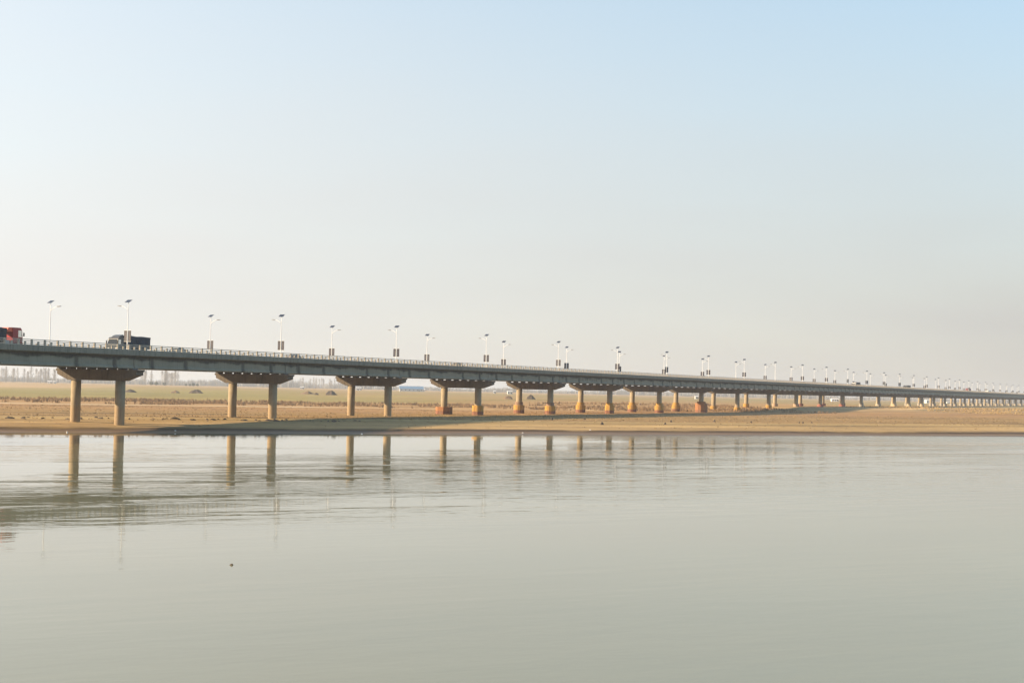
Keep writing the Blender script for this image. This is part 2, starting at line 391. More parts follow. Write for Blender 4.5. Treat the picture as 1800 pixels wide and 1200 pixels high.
slab_prof = [(Y0,Z_EDGE),(Y0,Z_SLABB),(0.1,Z_SLABB+0.02),(0.75,Z_SLABB-0.25),(Y1-1.2,Z_SLABB-0.25),(Y1-0.55,Z_SLABB+0.02),(Y1,Z_SLABB),(Y1,Z_EDGE),(Y1-1.9,Z_EDGE),(Y1-1.9,Z_ROAD-0.06),(1.45,Z_ROAD-0.06),(1.45,Z_EDGE)]
slab_mesh = MB().prism_x(slab_prof, 0.03, L-0.03).mesh('deck_span', M_slab)
def girder_prof(): # T-girder with a bottom bulb, centred on y = 0
    zt = Z_SLABB-0.252
    return [(-0.30,Z_GIRB),(0.30,Z_GIRB),(0.30,Z_GIRB+0.28),(0.11,Z_GIRB+0.50),(0.11,zt-0.15),(0.55,zt),(-0.55,zt),(-0.11,zt-0.15),(-0.11,Z_GIRB+0.50),(-0.30,Z_GIRB+0.28)]
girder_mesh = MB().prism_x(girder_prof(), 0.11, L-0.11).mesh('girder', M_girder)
spans = {}
for n in range(N0, N1+1):
    d = link('deck_span', slab_mesh, bridge, (n*L+OFF, 0, 0)); spans[n] = d
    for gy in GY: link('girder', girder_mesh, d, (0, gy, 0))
far = MB().prism_x(slab_prof, (N1+1)*L+OFF, 60*L)
for gy in (GY[0], GY[-1]): far.prism_x([(a+gy, b) for a, b in girder_prof()], (N1+1)*L+OFF, 60*L)
tag(far.obj('deck_span', M_slab, bridge), kind='stuff')
MB().box((N0)*L, 60*L, 1.46, Y1-1.91, Z_ROAD-0.055, Z_ROAD).obj('road_surface', M_asphalt, bridge)
# marks lettered on the web of one span, too small to read
M_ink = plain('faded_paint', (0.05,0.05,0.055,1), 0.8)
for i in range(8):
    x_ = 16.1+i*1.95; b = MB()
    for (a0,a1,z0,z1) in random.Random(40+i).sample([(0,1,0.9,1.0),(0,1,0.45,0.55),(0,1,0,0.1),(0,0.12,0,1),(0.88,1,0,1),(0.44,0.56,0,1)], 4):
        b.box(x_+a0*1.2, x_+a1*1.2, GY[0]-0.117, GY[0]-0.109, 12.5+z0*0.85, 12.5+z1*0.85)
    b.obj('letter', M_ink, spans[4], (0,0,0))

# piers
CA, CB = -0.92, 18.79; C1, C2 = 3.89, 14.57; CR = 0.93
cap_prof = [(CA,Z_CAPT),(CA,Z_CAPT-0.22),(CA+0.35,Z_CAPT-0.48),(CA+0.35,Z_CAPT-0.98),(C1-1.15,Z_CAPB),(C2+1.15,Z_CAPB),(CB-0.35,Z_CAPT-0.98),(CB-0.35,Z_CAPT-0.48),(CB,Z_CAPT-0.22),(CB,Z_CAPT)]
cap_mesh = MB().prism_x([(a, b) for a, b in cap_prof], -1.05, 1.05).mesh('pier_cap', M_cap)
col_mesh = MB().lathe([(CR,-3.0),(CR,2),(CR,5),(CR,Z_CAPB-0.002)], 28).mesh('column', M_column)
bear_mesh = MB().box(-0.75,0.75,-0.50,0.50,Z_CAPT-0.01,Z_GIRB+0.01).mesh('bearing', M_bearing)
yel = (0.41,0.225,0.035,1); rust = (0.19,0.072,0.036,1); org = (0.29,0.12,0.038,1); cream = (0.42,0.33,0.20,1); pale = (0.36,0.25,0.17,1); red = (0.28,0.085,0.06,1); gry = (0.30,0.27,0.22,1)
def drum(w, h, seg, mat, name='pedestal', flare=0.0):
    b = MB().lathe([(w/2+flare,-1.2),(w/2+flare,0.0),(w/2+flare*0.3,h*0.55),(w/2,h-0.08),(w/2-0.08,h)], seg, False, math.pi/seg)
    return b.mesh(name, mat)
PM = {'yr': pedestal_material('pedestal_yellow_over_rust', yel, rust, 1.05), 'or': pedestal_material('pedestal_orange', org, rust, 0.9), 'y': pedestal_material('pedestal_yellow', yel, org, 0.3),
      'pale': pedestal_material('pedestal_pale', pale, pale, 0.3), 'red': pedestal_material('pedestal_red', red, red, 0.3), 'grey': pedestal_material('pedestal_grey', gry, gry, 0.3), 'brown': pedestal_material('pedestal_brown', (0.24,0.15,0.10,1), (0.24,0.15,0.10,1), 0.3), 'cream': pedestal_material('pedestal_cream', cream, cream, 0.3)}
DM = {'wide': drum(4.8,2.0,8,PM['or']), 'tall': drum(3.2,2.7,8,PM['yr']), 'step': drum(3.4,2.55,16,PM['yr']), 'big': drum(4.9,3.7,12,PM['or']), 'low': drum(2.8,1.7,12,PM['y']),
      'pale': drum(2.9,1.3,12,PM['pale']), 'red': drum(3.3,1.3,12,PM['red']), 'grey': drum(2.7,2.0,12,PM['grey']), 'flare': drum(2.1,2.6,16,PM['cream'],flare=0.55)}
coll_mesh = drum(2.5,3.55,16,PM['yr'],'collar'); coll_brown = drum(2.5,3.55,16,PM['brown'],'collar'); coll_big = drum(3.6,4.3,12,PM['or'],'collar')
kinds = {3:('tall','wide'),4:('step','step'),5:('tall','step'),6:('step','step'),7:('big','step'),8:('low','low'),9:('low','low'),10:('pale','pale'),11:('red','red'),12:('red','red'),13:('grey','grey'),14:('grey','grey'),15:('flare','flare'),16:('flare','flare'),17:('flare','grey')}
far_bear = MB()
for n in range(N0, N1+2):
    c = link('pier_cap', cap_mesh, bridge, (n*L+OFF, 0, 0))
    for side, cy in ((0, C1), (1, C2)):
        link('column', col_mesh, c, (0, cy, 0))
        k = kinds.get(n, (None, None) if n < 3 else ('grey', 'grey'))[side]
        if k:
            wp = bw(n*L+OFF, cy, 0); gz = ground(wp.x, wp.y)-wp.z+0.02
            link('pedestal', DM[k], c, (0, cy, gz))
            if k in ('step', 'tall') and n >= 4: link('collar', coll_brown if n == 4 else coll_mesh, c, (0, cy, gz))
            if k == 'big': link('collar', coll_big, c, (0, cy, gz))
    for gy in GY:
        if n <= 20: link('bearing', bear_mesh, c, (0, gy, 0))
        else: far_bear.box(n*L+OFF-0.75, n*L+OFF+0.75, gy-0.36, gy+0.36, Z_CAPT-0.01, Z_GIRB+0.01)
tag(far_bear.obj('bearing', M_bearing, bridge), kind='stuff')

# railings
def post_bm(b, x, y, tall):
    if tall: b.box(x-0.16, x+0.16, y-0.14, y+0.14, Z_EDGE-0.01, Z_RAIL+0.02)
    else: b.box(x-0.17, x+0.17, y-0.10, y+0.10, Z_EDGE-0.01, Z_EDGE+0.66)
tall_mesh = MB(); post_bm(tall_mesh, 0, 0, True); tall_mesh = tall_mesh.mesh('post', M_rail)
short_mesh = MB(); post_bm(short_mesh, 0, 0, False); short_mesh = short_mesh.mesh('post', M_rail)
for ry, front in ((-0.20, True), (Y1-0.25, False)):
    xa, xb = N0*L, 60*L
    rb = MB()
    rb.box(xa, xb, ry-0.06, ry+0.06, Z_RAIL-0.13, Z_RAIL)             # hand rail
    rb.box(xa, xb, ry-0.085, ry+0.085, Z_EDGE+0.60, Z_EDGE+0.72)      # beam
    rb.box(xa, xb, ry-0.05, ry+0.05, Z_EDGE+0.30, Z_EDGE+0.38)
    rb.box(xa, xb, ry-0.085, ry+0.085, Z_EDGE+0.003, Z_EDGE+0.12)
    rl = rb.obj('railing', M_rail, bridge)
    rest = MB(); cnt = 0
    k = 0; x = -1.3*L
    x = math.ceil(x/1.5625)*1.5625
    i = int(round(x/1.5625))
    for j in range(int(N0*L/1.5625), i): post_bm(rest, j*1.5625, ry, j % 2 == 0)
    while i*1.5625 < 36*L:
        if front and cnt < 300: link('post', tall_mesh if i % 2 == 0 else short_mesh, rl, (i*1.5625, ry, 0)); cnt += 1
        else: post_bm(rest, i*1.5625, ry, i % 2 == 0)
        i += 1
    tag(rest.obj('post', M_rail, rl), kind='stuff')

# ------------------------------------------------------------------ solar street lamps
ORD = 'first second third fourth fifth sixth seventh eighth ninth tenth eleventh twelfth thirteenth fourteenth fifteenth sixteenth seventeenth eighteenth nineteenth twentieth twenty-first twenty-second twenty-third twenty-fourth twenty-fifth twenty-sixth twenty-seventh twenty-eighth twenty-ninth thirtieth thirty-first thirty-second'.split()
def banner_material():
    m = NT('banner_print'); x, y, z = m.sep(m.co('Generated')); n = m.noise(m.co('Object', (3,1,1)), 2.2, 4, 0.6)
    a = m.math('ABSOLUTE', m.math('SUBTRACT', y, 0.5)); b = m.math('ABSOLUTE', m.math('SUBTRACT', z, 0.5))
    inside = m.math('MULTIPLY', m.maprange(a, 0.10, 0.24, 1, 0, True), m.maprange(b, 0.34, 0.42, 1, 0, True))
    c = m.mix(m.math('MULTIPLY', inside, m.maprange(n, 0.4, 0.65, 0.15, 0.7)), (0.008,0.008,0.016,1), (0.15,0.12,0.15,1))
    m.col(c); m.rough(0.5); return m.m
M_banner = banner_material()
LZ = Z_EDGE                                          # lamps stand on the kerb; local z = 0 there
pole_mesh = MB().lathe([(0.18,0),(0.18,0.05),(0.11,0.08),(0.105,0.5),(0.085,4.0),(0.06,7.6),(0.05,8.85)], 10).mesh('pole', M_white)
def arm_mesh():
    return MB().tube([(0,0,7.35),(0,0.35,7.62),(0,0.8,7.92),(0,1.35,8.12),(0,1.75,8.18)], [0.055,0.05,0.045,0.04,0.04], 6).mesh('arm', M_white)
ARM = arm_mesh()
hb = MB(); hb.prism_x([(1.65,8.10),(1.8,8.08),(2.45,8.17),(2.5,8.22),(2.4,8.27),(1.8,8.25),(1.65,8.2)], -0.14, 0.14); HEAD = hb.mesh('lamp_head', M_panel_back)
LENS = MB().box(-0.10,0.10,1.9,2.35,8.085,8.10).mesh('lamp_lens', M_lens)
psun = Matrix.Rotation(-BR_T, 4, 'Z') @ Vector((-0.35, -0.94, 0)); pang = math.atan2(psun.y, psun.x)
PMX = Matrix.Translation((0,0,9.05)) @ Matrix.Rotation(pang, 4, 'Z') @ Matrix.Rotation(R(30), 4, 'Y')
PANEL = MB().obox(-0.52,0.52,-0.56,0.56,0.0,0.035,PMX).mesh('solar_panel', M_panel_back)
CELLS = MB()
for i in range(4):
    for j in range(3): CELLS.obox(-0.49+i*0.25,-0.49+i*0.25+0.23,-0.52+j*0.35,-0.52+j*0.35+0.33,0.036,0.040,PMX)
CELLS = CELLS.mesh('cells', M_panel_glass)
BRK = MB().tube([(0,0,8.8),(0,0,9.06)],0.05,6).mesh('panel_bracket', M_white)
def banner_mesh(side): return MB().box(-0.02,0.02,side*0.14 if side > 0 else -0.80,0.80 if side > 0 else -0.14,1.62,3.60).mesh('banner', M_banner)
BAN = {1: banner_mesh(1), -1: banner_mesh(-1)}
BAR = MB().box(-0.025,0.025,-0.82,0.82,3.62,3.67).box(-0.025,0.025,-0.82,0.82,1.55,1.60).mesh('banner_bar', M_white)
def lamp(name, loc, back, style, label):
    t = empty(name, loc, BR_T); tag(t, label, 'street lamp', 'solar street lamps along the bridge')
    link('pole', pole_mesh, t)
    flip = math.pi if back else 0.0
    a = link('arm', ARM, t); a.rotation_euler = (0,0,flip)
    h = link('lamp_head', HEAD, t); h.rotation_euler = (0,0,flip); link('lamp_lens', LENS, h)
    p = link('solar_panel', PANEL, t); p.rotation_euler = (0, 0, random.uniform(-0.22, 0.22)); link('cells', CELLS, p); link('panel_bracket', BRK, t)
    if style is not None:
        for s_ in (-1, 1):
            if style[1] in ('pair', 'left' if s_ > 0 else 'right'):
                b = link('banner', BAN[s_], t); b.rotation_euler = (0,0,style[0])
        b = link('banner_bar', BAR, t); b.rotation_euler = (0,0,style[0])
    return t
P = lambda a=0.0: (R(a), 'pair')
front_style = {0:P(),1:P(),2:P(4),3:P(),4:P(-5),5:P(),6:P(65),7:P(),8:P(),9:None,10:P(),11:P(),12:P(65),13:P(35),14:P(30),15:P(40),16:P(20),17:P(),18:P(),19:P(5)}
back_style = {0:None,1:P(),2:P(),3:P(),4:P(),5:P(38),6:P(45),7:P(),8:P(),9:None,10:P(),11:P(),12:P(),13:P(5),14:P(66),15:None,16:P(30),17:P(60),18:None}
for n in range(0, 32):
    fs = front_style.get(n, P(0) if n % 3 else P(20)); bs = back_style.get(n, P(0) if n % 4 else None)
    desc = lambda st_: 'without banners' if st_ is None else ('banners edge-on' if abs(st_[0]) > 1.0 else 'two dark banners')
    wp = bw(n*L, 0.25, LZ); lamp('street_lamp', wp, False, fs, ORD[n]+' solar street lamp from the left on the front railing, '+desc(fs))
    wp = bw(n*L, 18.95, LZ); lamp('street_lamp', wp, True, bs, ORD[n]+' solar street lamp from the left on the back railing, '+desc(bs))

# ------------------------------------------------------------------ vehicles (local +x forward, z = 0 on the road)
TYRE = MB().add([], [])
def wheel(parent, x, y, r=0.5, wd=0.30):
    key = (r, wd)
    if key not in wheel.c:
        t = MB(); t.lathe([(r*0.6,-wd/2),(r*0.93,-wd/2),(r,-wd/2+0.04),(r,wd/2-0.04),(r*0.93,wd/2),(r*0.6,wd/2)], 18)
        q = MB(); q.lathe([(r*0.58,-wd/2+0.03),(r*0.6,-wd*0.4),(r*0.6,wd*0.4),(r*0.58,wd/2-0.03),(r*0.2,wd/2-0.08)], 12)
        M_ = Matrix.Rotation(R(90), 4, 'X')
        for b in (t, q): b.v = [tuple(M_ @ Vector(p)) for p in b.v]
        wheel.c[key] = (t.mesh('wheel', M_black), q.mesh('rim', M_steel))
    a, b = wheel.c[key]; w_ = link('wheel', a, parent, (x, y, r)); link('rim', b, w_)
wheel.c = {}
def place(name, x, y, heading, label, cat, group='vehicles crossing the bridge'):
    t = empty(name, bw(x, y, Z_ROAD), BR_T+(0 if heading > 0 else math.pi)); return tag(t, label, cat, group)
def truck(x, y, heading, label, cabc, boxc, length=11.5, boxh=3.0, cabh=2.95, tarp=True, deflector=True, name='cargo_truck', cab_len=2.0, lowc=None, gap=0.35, fairing=None):
    t = place(name, x, y, heading, label, 'truck'); h = 1.22
    mc = plain('cab_paint', cabc, 0.35, 0, 0.06); mb = plain('cargo_cover', boxc, 0.75, 0, 0.25)
    f = length/2; r = -length/2
    MB().box(r+0.1,f-0.3,-0.45,0.45,0.62,0.95).box(r+0.1,r+0.25,-1.15,1.15,0.55,0.75).obj('chassis', M_dark, t)
    pr = [(f-cab_len,0.55),(f-0.05,0.50),(f,0.75),(f,1.55),(f-0.22,cabh-0.35),(f-0.5,cabh),(f-cab_len,cabh)]
    cb = MB().prism_y(pr, -h, h).obj('cab', mc, t)
    MB().add([(f+0.012,-h+0.12,1.62),(f+0.012,h-0.12,1.62),(f-0.20,h-0.16,cabh-0.42),(f-0.20,-h+0.16,cabh-0.42)], [(0,1,2,3)]).obj('windscreen', M_glass, cb)
    for s_ in (-1, 1):
        yy = s_*(h+0.006)
        MB().add([(f-1.05,yy,1.62),(f-0.12,yy,1.58),(f-0.30,yy,cabh-0.5),(f-1.05,yy,cabh-0.45)], [(0,1,2,3)] if s_ < 0 else [(3,2,1,0)]).obj('side_window', M_bright, cb)
        MB().box(f+0.02,f+0.16,s_*1.40-0.10,s_*1.40+0.10,1.75,2.35).tube([(f-0.1,s_*h,2.45),(f+0.09,s_*1.4,2.40)],0.025,5).obj('mirror', M_black, cb)
        MB().box(f-0.02,f+0.03,s_*0.95-0.2,s_*0.95+0.2,0.72,0.95).obj('headlight', M_lens, cb)
        MB().box(f-cab_len-2.1,f-cab_len-0.7,s_*0.9-0.28,s_*0.9+0.28,0.45,0.95).obj('fuel_tank', M_steel, t)
    MB().box(f-0.1,f+0.07,-h,h,0.40,0.70).obj('bumper', plain('bumper_paint', lowc or cabc, 0.5), cb)
    if deflector:
        MB().prism_y([(f-cab_len,cabh+0.003),(f-0.7,cabh+0.003),(f-1.2,cabh+0.32),(f-cab_len,cabh+0.55)], -0.95, 0.95).obj('wind_deflector', mc, cb)
    if fairing: MB().prism_y([(f-cab_len-gap+0.15,cabh-0.75),(f-cab_len-0.003,cabh-0.75),(f-cab_len-0.003,cabh+0.02),(f-cab_len-gap+0.5,cabh-0.05)], -1.1, 1.1).obj('wind_fairing', plain('fairing_paint', fairing, 0.4), cb)
    b0, b1 = r, f-cab_len-gap
    bx = MB().box(b0,b1,-1.24,1.24,1.02,boxh).obj('cargo_box', mb, t)
    for i in range(int((b1-b0)/1.1)+1):
        xx = b0+0.05+i*(b1-b0-0.1)/int((b1-b0)/1.1)
        MB().box(xx-0.04,xx+0.04,-1.285,1.285,1.0,boxh+0.02).obj('rib', mb, bx)
    if tarp:
        m = MB(); nx, ny = 14, 8; V_ = []; F_ = []
        for i in range(nx+1):
            for j in range(ny+1):
                u, v_ = i/nx, j/ny
                z = boxh+0.03+0.28*math.sin(math.pi*v_)*(0.55+0.45*math.sin(u*9.1+1))*min(1,4*u,4*(1-u)+0.3)
                V_.append((b0-0.04+u*(b1-b0+0.08), -1.29+2.58*v_, z))
        for i in range(nx):
            for j in range(ny): F_.append((i*(ny+1)+j,(i+1)*(ny+1)+j,(i+1)*(ny+1)+j+1,i*(ny+1)+j+1))
        m.add(V_, F_, True); n_ = len(V_)
        # hanging hem
        for j in (0, ny):
            for i in range(nx):
                a, b = V_[i*(ny+1)+j], V_[(i+1)*(ny+1)+j]; dy = -0.02 if j == 0 else 0.02
                m.add([a,b,(b[0],b[1]+dy,b[2]-0.5-0.1*math.sin(i*2.2)),(a[0],a[1]+dy,a[2]-0.5-0.1*math.sin((i-1)*2.2))],[(0,1,2,3)])
        m.obj('tarpaulin', mb, bx)
    for ax in (f-1.15, r+1.1, r+2.45):
        for s_ in (-1, 1): wheel(t, ax, s_*1.05)
    return t
def car(x, y, heading, label, paint, name='car', van=False):
    t = place(name, x, y, heading, label, 'car')
    mp = plain('car_paint', paint, 0.3, 0.2, 0.05); h = 0.88
    low = [(-2.25,0.38),(2.2,0.34),(2.28,0.62),(2.15,0.80),(0.95,0.95),(-1.75,0.98),(-2.25,0.92)]
    bd = MB().prism_y(low, -h, h).obj('body', mp, t)
    top = 1.46
    pts = [(0.95,0.94),(0.25,top-0.06),(-0.1,top),(-1.0,top-0.01),(-1.25,top-0.06),(-1.85,0.97)]
    n = len(pts); V_ = []
    for px, pz in pts:
        wdt = h-0.02 if pz < 1.1 else h-0.18
        V_ += [(px,-wdt,pz),(px,wdt,pz)]
    F_ = [(2*i,2*i+2,2*i+3,2*i+1) for i in range(n-1)]+[tuple(2*i for i in reversed(range(n))), tuple(2*i+1 for i in range(n))]
    cabn = MB().add(V_, F_).obj('cabin', mp, t)
    for s_ in (-1, 1):
        wl, wt = h-0.012, h-0.165
        q = [(0.80,s_*wl,0.99),(0.20,s_*wt,top-0.12),(-0.42,s_*wt,top-0.08),(-0.42,s_*wl,1.0)]
        q2 = [(-0.50,s_*wl,1.0),(-0.50,s_*wt,top-0.08),(-1.12,s_*wt,top-0.10),(-1.58,s_*wl,1.01)]
        for qq in (q, q2): MB().add(qq, [(0,1,2,3)] if s_ > 0 else [(3,2,1,0)]).obj('side_window', M_glass, cabn)
        MB().box(2.14,2.26,s_*0.62-0.18,s_*0.62+0.18,0.62,0.76).obj('headlight', M_lens, bd)
        MB().box(0.62,0.80,s_*0.98-0.09,s_*0.98+0.09,0.95,1.08).obj('mirror', mp, bd)
    MB().add([(0.93,-0.72,0.975),(0.93,0.72,0.975),(0.29,0.62,top-0.07),(0.29,-0.62,top-0.07)],[(0,1,2,3)]).obj('windscreen', M_glass, cabn)
    MB().add([(-1.84,0.72,1.0),(-1.84,-0.72,1.0),(-1.27,-0.62,top-0.08),(-1.27,0.62,top-0.08)],[(0,1,2,3)]).obj('rear_window', M_glass, cabn)
    for ax in (1.40, -1.35):
        for s_ in (-1, 1): wheel(t, ax, s_*0.78, 0.32, 0.2)
    return t
# right-hand traffic: front lanes run to the right, back lanes to the left
truck(-21.8-7.6, 4.9, 1, 'red-cabbed lorry with dark blue cargo at the left edge of the photo', (0.33,0.010,0.018,1), (0.012,0.020,0.034,1), 12.6, 3.0, 3.2, True, False, cab_len=2.3, gap=1.5, fairing=(0.72,0.10,0.04,1))
truck(17.2, 14.2, -1, 'grey-cabbed truck with long dark blue tarpaulin box behind the first banner lamp', (0.06,0.062,0.066,1), (0.005,0.018,0.040,1), 9.9, 3.3, 3.05, True, True, lowc=(0.40,0.16,0.06,1))
car(25.3, 8.0, 1, 'light grey car just right of the blue truck behind the front railing', (0.42,0.42,0.38,1))
car(71.0, 11.0, -1, 'taupe car right of the second front lamp behind the railing', (0.24,0.20,0.18,1))
car(148.0, 8.0, 1, 'dark-roofed beige car left of the fourth front lamp', (0.30,0.25,0.18,1))
car(542.6, 11.0, -1, 'small dark car behind the railing near the eleventh front lamp', (0.05,0.05,0.055,1))
truck(670.5, 11.0, -1, 'pale-fronted box truck with black roof edge on the distant bridge deck', (0.62,0.58,0.52,1), (0.05,0.04,0.045,1), 13.0, 2.9, 2.5, False, False)
truck(834.5, 11.0, -1, 'dark grey truck right of the pale box truck on the far deck', (0.11,0.11,0.12,1), (0.10,0.11,0.11,1), 14.0, 2.9, 2.7, False, False)
truck(1101.0, 8.0, 1, 'dull red truck far along the bridge near its right end', (0.28,0.06,0.06,1), (0.22,0.07,0.07,1), 15.0, 3.3, 2.8, True, False)
truck(1225.0, 8.0, 1, 'white truck with dark cab, the farthest vehicle on the bridge', (0.05,0.05,0.05,1), (0.70,0.70,0.68,1), 16.0, 2.6, 2.4, False, False)

# ------------------------------------------------------------------ earth mounds, clods and litter
def lump(seed, lx, ly, h, seg=18, rings=6, flat=0.0):
    rr = random.Random(seed); V_ = [(0,0,h)]; F_ = []; ph = rr.random()*50
    for j in range(1, rings+1):
        u = j/rings
        for k in range(seg):
            a = 2*math.pi*k/seg
            w_ = 1+0.28*vnoise(math.cos(a)*1.7+ph, math.sin(a)*1.7+j*0.4)
            uu = flat+(1-flat)*u
            z = h*(1-u**1.6)*(1+0.22*vnoise(k*0.9+ph, j*1.3)) - (0.25 if j == rings else 0)
            V_.append((lx/2*uu*w_*math.cos(a), ly/2*uu*w_*math.sin(a), z))
    for k in range(seg): F_.append((0, 1+k, 1+(k+1)%seg))
    for j in range(rings-1):
        for k in range(seg): F_.append((1+j*seg+k, 1+(j+1)*seg+k, 1+(j+1)*seg+(k+1)%seg, 1+j*seg+(k+1)%seg))
    return MB().add(V_, F_, False)
M_dirt = speckled('dark_spoil', (0.055,0.04,0.03,1), (0.10,0.075,0.055,1), 1.5, 0.95, 0.5, 0.15)
M_dirt2 = speckled('brown_spoil', (0.13,0.085,0.05,1), (0.21,0.14,0.085,1), 1.5, 0.95, 0.5, 0.15)
mounds = [(-0.2575,980,9,2.0,M_dirt,'small dark earth mound just right of the first pier'), (-0.2265,1000,7,1.6,M_dirt2,'low brown earth heap left of the large dark mound before the second pier'),
          (-0.2128,1000,11,2.4,M_dirt,'large dark earth mound between the first and second piers'), (-0.1375,1000,9,1.8,M_dirt2,'low brown heap right of the second pier in the green field'),
          (-0.1215,960,8.5,2.9,M_dirt,'steep dark mound left of the third pier'), (-0.1315,965,3.5,1.4,M_dirt,'small dark heap beside the steep mound left of the third pier'),
          (0.0135,880,6.0,2.6,M_dirt,'dark pointed mound between the columns of the fifth pier'), (-0.002,860,7.0,1.9,M_dirt2,'rough brown heap left of the fifth pier')]
for i, (b_, d_, wdt, h_, mt, lb) in enumerate(mounds):
    X, Y, Z = spot(b_, d_); o = lump(20+i, wdt, wdt*0.7, h_).obj('earth_mound', mt, None, (X, Y, Z-0.05)); tag(o, lb, 'mound', 'earth mounds on the floodplain')
clod_m = [lump(60+i, 1.0, 0.8, 0.5, 9, 3).mesh('mud_clod', M_dirt) for i in range(4)]
rc = random.Random(5)
for i in range(90):
    t_ = -128+i*1.25+rc.uniform(-0.9,0.9); s_ = 36+rc.uniform(-2.5,2.5)+2*math.sin(i*0.6)
    X, Y = to_world(t_, s_); o = link('mud_clod', clod_m[i % 4], None, (X, Y, ground(X, Y)-0.03)); sc_ = rc.uniform(0.3,0.95)
    o.scale = (sc_*rc.uniform(1.2,2.6), sc_, sc_*rc.uniform(0.6,1.0)); o.rotation_euler = (0,0,rc.uniform(0,6))
    tag(o, 'dark mud clod in the broken row along the bank around the first two piers', 'clod', 'clods in a row along the left bank')
for i, (bx_, py_) in enumerate([(0.1046,362),(0.1085,378),(0.1378,395),(0.1625,398),(0.1950,405),(0.1975,404),(0.2035,410),(0.062,350),(0.028,372),(0.050,380)]):
    X, Y, Z = spot(bx_, py_); o = link('dry_shrub', clod_m[i % 4], None, (X, Y, Z-0.03)); sc_ = rc.uniform(0.6,1.1); o.scale = (sc_, sc_, sc_*1.4); o.rotation_euler = (0,0,i)
    o.name = 'mud_clod'; tag(o, 'small dark clod scattered on the pale sand right of the fifth pier', 'clod', 'clods scattered on the right bank')
M_litter = plain('pale_litter', (0.75,0.73,0.70,1), 0.7)
lit_m = lump(90, 0.6, 0.35, 0.16, 8, 2).mesh('litter', M_litter)
for b_, d_, lb in [(-0.299,259.5,'white scrap at the water edge beneath the first pier'),(-0.226,273,'white scrap at the water edge left of the second pier'),(-0.100,286,'white scrap at the water edge by the third pier'),(0.0085,309,'white scrap at the water edge below the fifth pier'),(0.054,325,'white scrap on the mud below the sixth pier')]:
    X, Y, Z = spot(b_, d_); o = link('litter', lit_m, None, (X, Y, Z-0.02)); tag(o, lb, 'litter', 'scraps along the waterline')
X, Y = -0.1854*73, 73
tag(lump(95, 0.26, 0.16, 0.09, 8, 3).obj('floating_debris', M_dirt, None, (X, Y, -0.01)), 'tiny dark piece of debris floating alone on the open water', 'debris')

# ------------------------------------------------------------------ dry reeds (uncountable)
def reed_field(name, label, cat, pts, col0, col1, hmin, hmax, blades=5):
    rr = random.Random(11); m = MB(); V_ = []; F_ = []
    for X, Y in pts:
        Z = ground(X, Y)-0.03; H = rr.uniform(hmin, hmax)
        for k in range(blades):
            a = rr.uniform(0, 6.28); r_ = rr.uniform(0, 0.45); bx_, by_ = X+r_*math.cos(a), Y+r_*math.sin(a)
            wv = rr.uniform(0.05, 0.14); dx, dy = wv*math.cos(a+1.5), wv*math.sin(a+1.5); ln = rr.uniform(0.1, 0.4)
            hh = H*rr.uniform(0.55, 1.0); o = len(V_)
            V_ += [(bx_-dx,by_-dy,Z),(bx_+dx,by_+dy,Z),(bx_+dx*0.8+ln*math.cos(a)*0.5,by_+dy*0.8+ln*math.sin(a)*0.5,Z+hh*0.6),(bx_+ln*math.cos(a),by_+ln*math.sin(a),Z+hh)]
            F_ += [(o,o+1,o+2),(o,o+2,o+3)]
    m.add(V_, F_); mt = NT(name+'_straw'); n = mt.noise(mt.co('Object'), 0.25, 3, 0.6); mt.col(mt.ramp(n, [(0.35,col0),(0.65,col1)])); mt.rough(0.9)
    return tag(m.obj(name, mt.m), label, cat, kind='stuff')
rr = random.Random(2); pts = []
while len(pts) < 9000:
    t_ = rr.uniform(-190, 300); s_ = rr.uniform(216, 345)
    if vnoise(t_*0.06, s_*0.10+40)+0.7*vnoise(t_*0.2, s_*0.3) > 0.22+0.7*abs((s_-275)/70)**2-0.15: pts.append(to_world(t_, s_))
reed_field('dry_reeds', 'strip of dry tan reeds running across the floodplain behind the piers', 'reeds', pts, (0.17,0.105,0.055,1), (0.30,0.20,0.11,1), 0.5, 1.4)
pts = []
while len(pts) < 5000:
    t_ = rr.uniform(400, 900); s_ = rr.uniform(150, 340)
    if vnoise(t_*0.03+9, s_*0.05+4) > -0.1+abs((s_-245)/110)**2: pts.append(to_world(t_, s_))
reed_field('straw_reeds', 'yellow straw-coloured reeds on the rise at the right edge', 'reeds', pts, (0.30,0.20,0.08,1), (0.40,0.29,0.13,1), 0.5, 1.3)

pts = []
while len(pts) < 8500:
    s_ = 44+145*rr.random()**1.2; t_ = rr.uniform(-160, 330)
    if vnoise(t_*0.05+3, s_*0.12+11)+0.6*vnoise(t_*0.3, s_*0.4) > -0.25: pts.append(to_world(t_, s_))
for i in range(700):
    pts.append(to_world(rr.uniform(-150, 320), rr.uniform(15, 44)))
reed_field('dry_grass', 'thin low dry grass over the brown flat behind the sand', 'grass', pts, (0.24,0.165,0.08,1), (0.36,0.26,0.13,1), 0.08, 0.30, 3)

